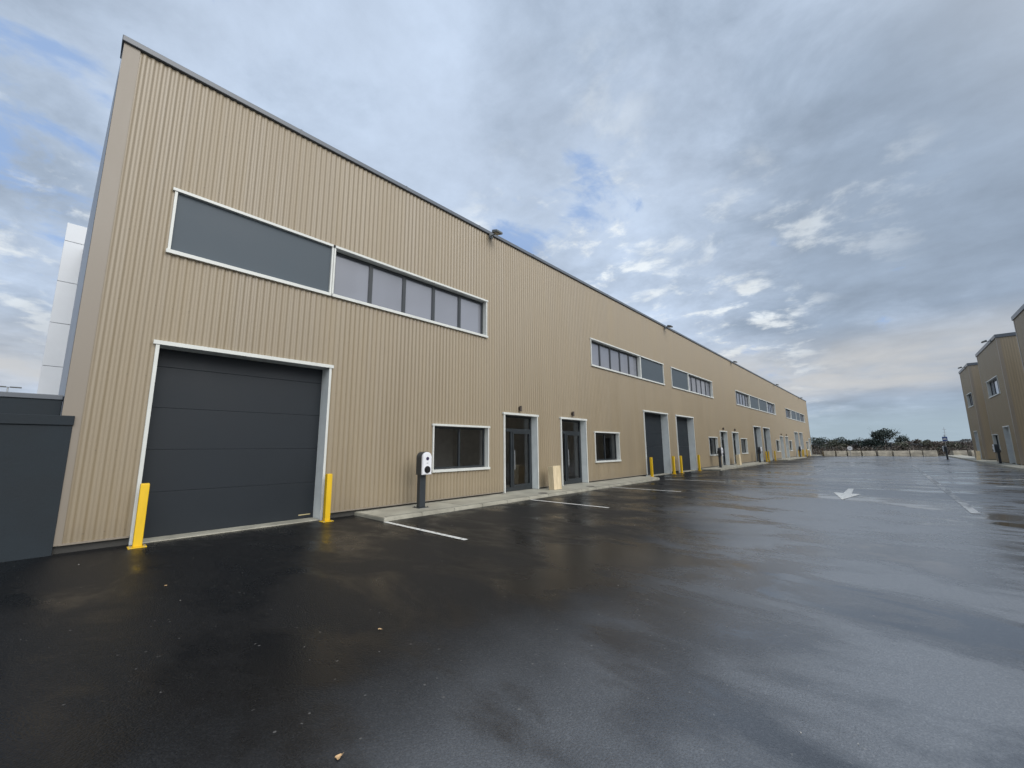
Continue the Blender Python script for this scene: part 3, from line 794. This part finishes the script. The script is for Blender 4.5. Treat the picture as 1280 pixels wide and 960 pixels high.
sh = [(1124, 552, 92, 3.2), (1134, 551, 94, 3.0), (1145, 548.5, 96, 3.4), (1157, 550, 94, 3.2), (1168, 551, 93, 3.0), (1180, 551, 95, 3.2), (1191, 553, 92, 3.2), (1203, 552, 94, 3.4), (1215, 552, 95, 3.4)]
for i, (u, v, Y, w) in enumerate(sh):
    p = at_y(u, v, Y); tree('leafless_shrub', p.x, Y, p.z + .1, w * 1.25, M['brown'] if i % 3 else M['green2'], '%s brownish leafless shrub from the large round tree rightwards' % names[i], 'shrub', 'brown shrubs beyond the blocks', 200 + i, lobes=5, low=.02)
# low scrub belt (uncountable) and far wood
bm = BM(); rnd = random.Random(5)
for k in range(14000):
    x = rnd.uniform(-14, 28); y = rnd.uniform(86, 92); z = abs(rnd.gauss(0, .62)) + .1
    if z > 1.7 + .35 * noise.noise(Vector((x * .6, 0, 2))): continue
    p = Vector((x, y, z)); s = rnd.uniform(.06, .16); a = Vector((rnd.gauss(0, 1), rnd.gauss(0, 1), rnd.gauss(0, 1))).normalized(); b = a.orthogonal().normalized(); c = a.cross(b)
    bm.faces.new([bm.verts.new(p + b * s), bm.verts.new(p + c * s * .5), bm.verts.new(p - b * s), bm.verts.new(p - c * s * .5)])
tag(build('scrub', bm, M['brown']), 'low brown scrub and dead grass behind the concrete blocks', 'scrub', kind='stuff')
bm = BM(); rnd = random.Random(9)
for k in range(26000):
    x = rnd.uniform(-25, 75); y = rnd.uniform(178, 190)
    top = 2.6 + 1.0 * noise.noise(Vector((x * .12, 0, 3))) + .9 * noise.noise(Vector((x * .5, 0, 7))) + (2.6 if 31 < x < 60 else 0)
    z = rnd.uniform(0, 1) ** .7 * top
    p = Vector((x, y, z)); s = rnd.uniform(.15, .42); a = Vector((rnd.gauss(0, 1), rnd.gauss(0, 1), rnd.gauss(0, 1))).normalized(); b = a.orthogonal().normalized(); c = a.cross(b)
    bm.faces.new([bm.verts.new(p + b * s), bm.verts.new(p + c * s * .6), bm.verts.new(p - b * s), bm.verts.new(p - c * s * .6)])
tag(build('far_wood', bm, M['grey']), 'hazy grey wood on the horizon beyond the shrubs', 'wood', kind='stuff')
# gentle hill on the horizon
bm = BM(); n = 60
for i in range(n):
    x0 = -400 + i * 20; x1 = x0 + 20
    h = lambda x: 3.0 + 3.0 * noise.noise(Vector((x * .006, 1, 0)))
    quad(bm, [(x0, 520, -1), (x1, 520, -1), (x1, 640, h(x1)), (x0, 640, h(x0))]); quad(bm, [(x0, 640, h(x0)), (x1, 640, h(x1)), (x1, 900, -1), (x0, 900, -1)])
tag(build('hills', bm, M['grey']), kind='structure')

# ------------------------------------------------------------------ sky, sun
SUN_EL, SUN_DIR = R(34), Vector((.99, -.08, 0)).normalized()
w = bpy.data.worlds.new('World'); scene.world = w; w.use_nodes = True
nt = w.node_tree; nt.nodes.clear()
out = nd(nt, 'ShaderNodeOutputWorld'); bg = nd(nt, 'ShaderNodeBackground'); bg.inputs['Strength'].default_value = .1
sky = nd(nt, 'ShaderNodeTexSky'); sky.sky_type = 'NISHITA'; sky.sun_disc = False
sky.sun_elevation = SUN_EL; sky.sun_rotation = math.atan2(SUN_DIR.x, SUN_DIR.y); sky.air_density = 1.0; sky.dust_density = 1.5; sky.ozone_density = 2.0
tc = nd(nt, 'ShaderNodeTexCoord'); D = tc.outputs['Generated']
sep = nd(nt, 'ShaderNodeSeparateXYZ'); L(nt, D, sep.inputs[0])
zc = math_n(nt, 'MAXIMUM', sep.outputs[2], 0.0)
den = math_n(nt, 'ADD', zc, .16)
cmb = nd(nt, 'ShaderNodeCombineXYZ'); L(nt, math_n(nt, 'DIVIDE', sep.outputs[0], den), cmb.inputs[0]); L(nt, math_n(nt, 'DIVIDE', sep.outputs[1], den), cmb.inputs[1])
P = cmb.outputs[0]
def blob(d, wid):
    n = nd(nt, 'ShaderNodeVectorMath', operation='DOT_PRODUCT'); L(nt, D, n.inputs[0]); n.inputs[1].default_value = Vector(d).normalized()
    return sstep(nt, n.outputs['Value'], math.cos(R(wid)), 1.0)
def add(*a):
    r = a[0]
    for b in a[1:]: r = math_n(nt, 'ADD', r, b)
    return r
def mul(a, b): return math_n(nt, 'MULTIPLY', a, b)
n1 = noise_n(nt, P, 1.05, 7, .56, .25)
n2 = noise_n(nt, P, 3.1, 9, .62, .35)
n3 = noise_n(nt, P, .55, 4, .5, .2)
# gaps of blue
Ps = nd(nt, 'ShaderNodeMapping'); Ps.inputs['Scale'].default_value = (1.0, .62, 1); Ps.inputs['Rotation'].default_value = (0, 0, R(20)); Ps.inputs['Location'].default_value = (3.3, 1.7, 0); L(nt, P, Ps.inputs['Vector'])
n4 = noise_n(nt, Ps.outputs[0], 5.2, 10, .60, .45)
band = add(mul(blob((-.52, .72, .44), 17), .62), mul(blob((-.26, .87, .40), 17), .30), mul(blob((0, .90, .43), 9), .2), mul(blob((-.93, -.06, .36), 16), .5), mul(blob((-.24, .95, .18), 14), .45), mul(blob((-.383, .641, .665), 10), .18))
gap = add(mul(blob((-.491, .713, .5), 11), .08), mul(blob((-.374, .746, .551), 10), .045), mul(blob((-.902, -.056, .428), 14), .13), mul(blob((-.62, .62, .45), 9), .08), mul(blob((-.20, .97, .13), 10), .05))
gv = add(mul(n2, .45), mul(n4, .55), gap)
gapm = sstep(nt, gv, .60, .72, 0, .8)
# brightness of the cloud deck
br = add(mul(n2, .35), mul(n1, .35), mul(n3, .30), mul(blob((-.40, .80, .45), 26), .04), mul(blob((.18, .93, .30), 30), -.17), mul(blob((.1, .8, .6), 26), -.05), mul(blob((-.775, .025, .631), 25), -.03))
cl = mixc(nt, sstep(nt, br, .33, .565), (3.3, 4.1, 5.25), (5.5, 6.55, 8.15))
n5 = noise_n(nt, P, 4.3, 9, .6, .2)
puff = math_n(nt, 'MULTIPLY', sstep(nt, n5, .50, .66), band)
cl = mixc(nt, math_n(nt, 'MINIMUM', mul(puff, 1.9), 1.0), cl, (8.0, 8.6, 9.1))
blue = mixc(nt, .72, sky.outputs[0], (3.5, 5.3, 8.9))
lump = nd(nt, 'ShaderNodeVectorMath', operation='SCALE'); n6 = noise_n(nt, P, 1.9, 9, .62, .1)
L(nt, cl, lump.inputs[0])
lf = nt.nodes.new('ShaderNodeMapRange'); L(nt, n6, lf.inputs[0])
for k_, v_ in enumerate((.30, .70, .80, 1.17)): lf.inputs[k_ + 1].default_value = v_
L(nt, lf.outputs[0], lump.inputs[3])
c = mixc(nt, gapm, lump.outputs[0], blue)
# horizon layering: pale blue strip under a warm grey bank
el = sep.outputs[2]
warm = math_n(nt, 'MULTIPLY', sstep(nt, el, .07, .12), sstep(nt, el, .15, .24, 1, 0))
c = mixc(nt, mul(warm, sstep(nt, n1, .38, .6, .35, .85)), c, (6.0, 6.0, 5.95))
c = mixc(nt, sstep(nt, el, .03, .10, .85, 0), c, (3.9, 4.9, 5.6))
# bright veil around the hidden sun, behind the camera
sd = (SUN_DIR * math.cos(SUN_EL) + Vector((0, 0, math.sin(SUN_EL))))
g = add(mul(blob(sd, 75), 1.0), mul(blob(sd, 32), 1.6))
vm = nd(nt, 'ShaderNodeMix'); vm.data_type = 'RGBA'; vm.blend_type = 'ADD'; vm.inputs[0].default_value = 1
L(nt, c, vm.inputs[6])
gc = nd(nt, 'ShaderNodeVectorMath', operation='SCALE'); gc.inputs[0].default_value = (8.0, 7.7, 7.3); L(nt, g, gc.inputs[3]); L(nt, gc.outputs[0], vm.inputs[7])
L(nt, vm.outputs[2], bg.inputs[0]); L(nt, bg.outputs[0], out.inputs[0])
sl = bpy.data.lights.new('sun', 'SUN'); sl.energy = 1.2; sl.angle = R(35); sl.color = (1, .95, .88)
so = bpy.data.objects.new('sun', sl); COL.objects.link(so); so.rotation_euler = (-sd).to_track_quat('-Z', 'Y').to_euler(); so.location = (20, -20, 30)

vs = scene.view_settings; vs.view_transform = 'Standard'; vs.look = 'None'; vs.gamma = 1; vs.exposure = 0; vs.use_curve_mapping = False
scene.render.engine = 'CYCLES'
scene.cycles.max_bounces = 8; scene.cycles.transparent_max_bounces = 8
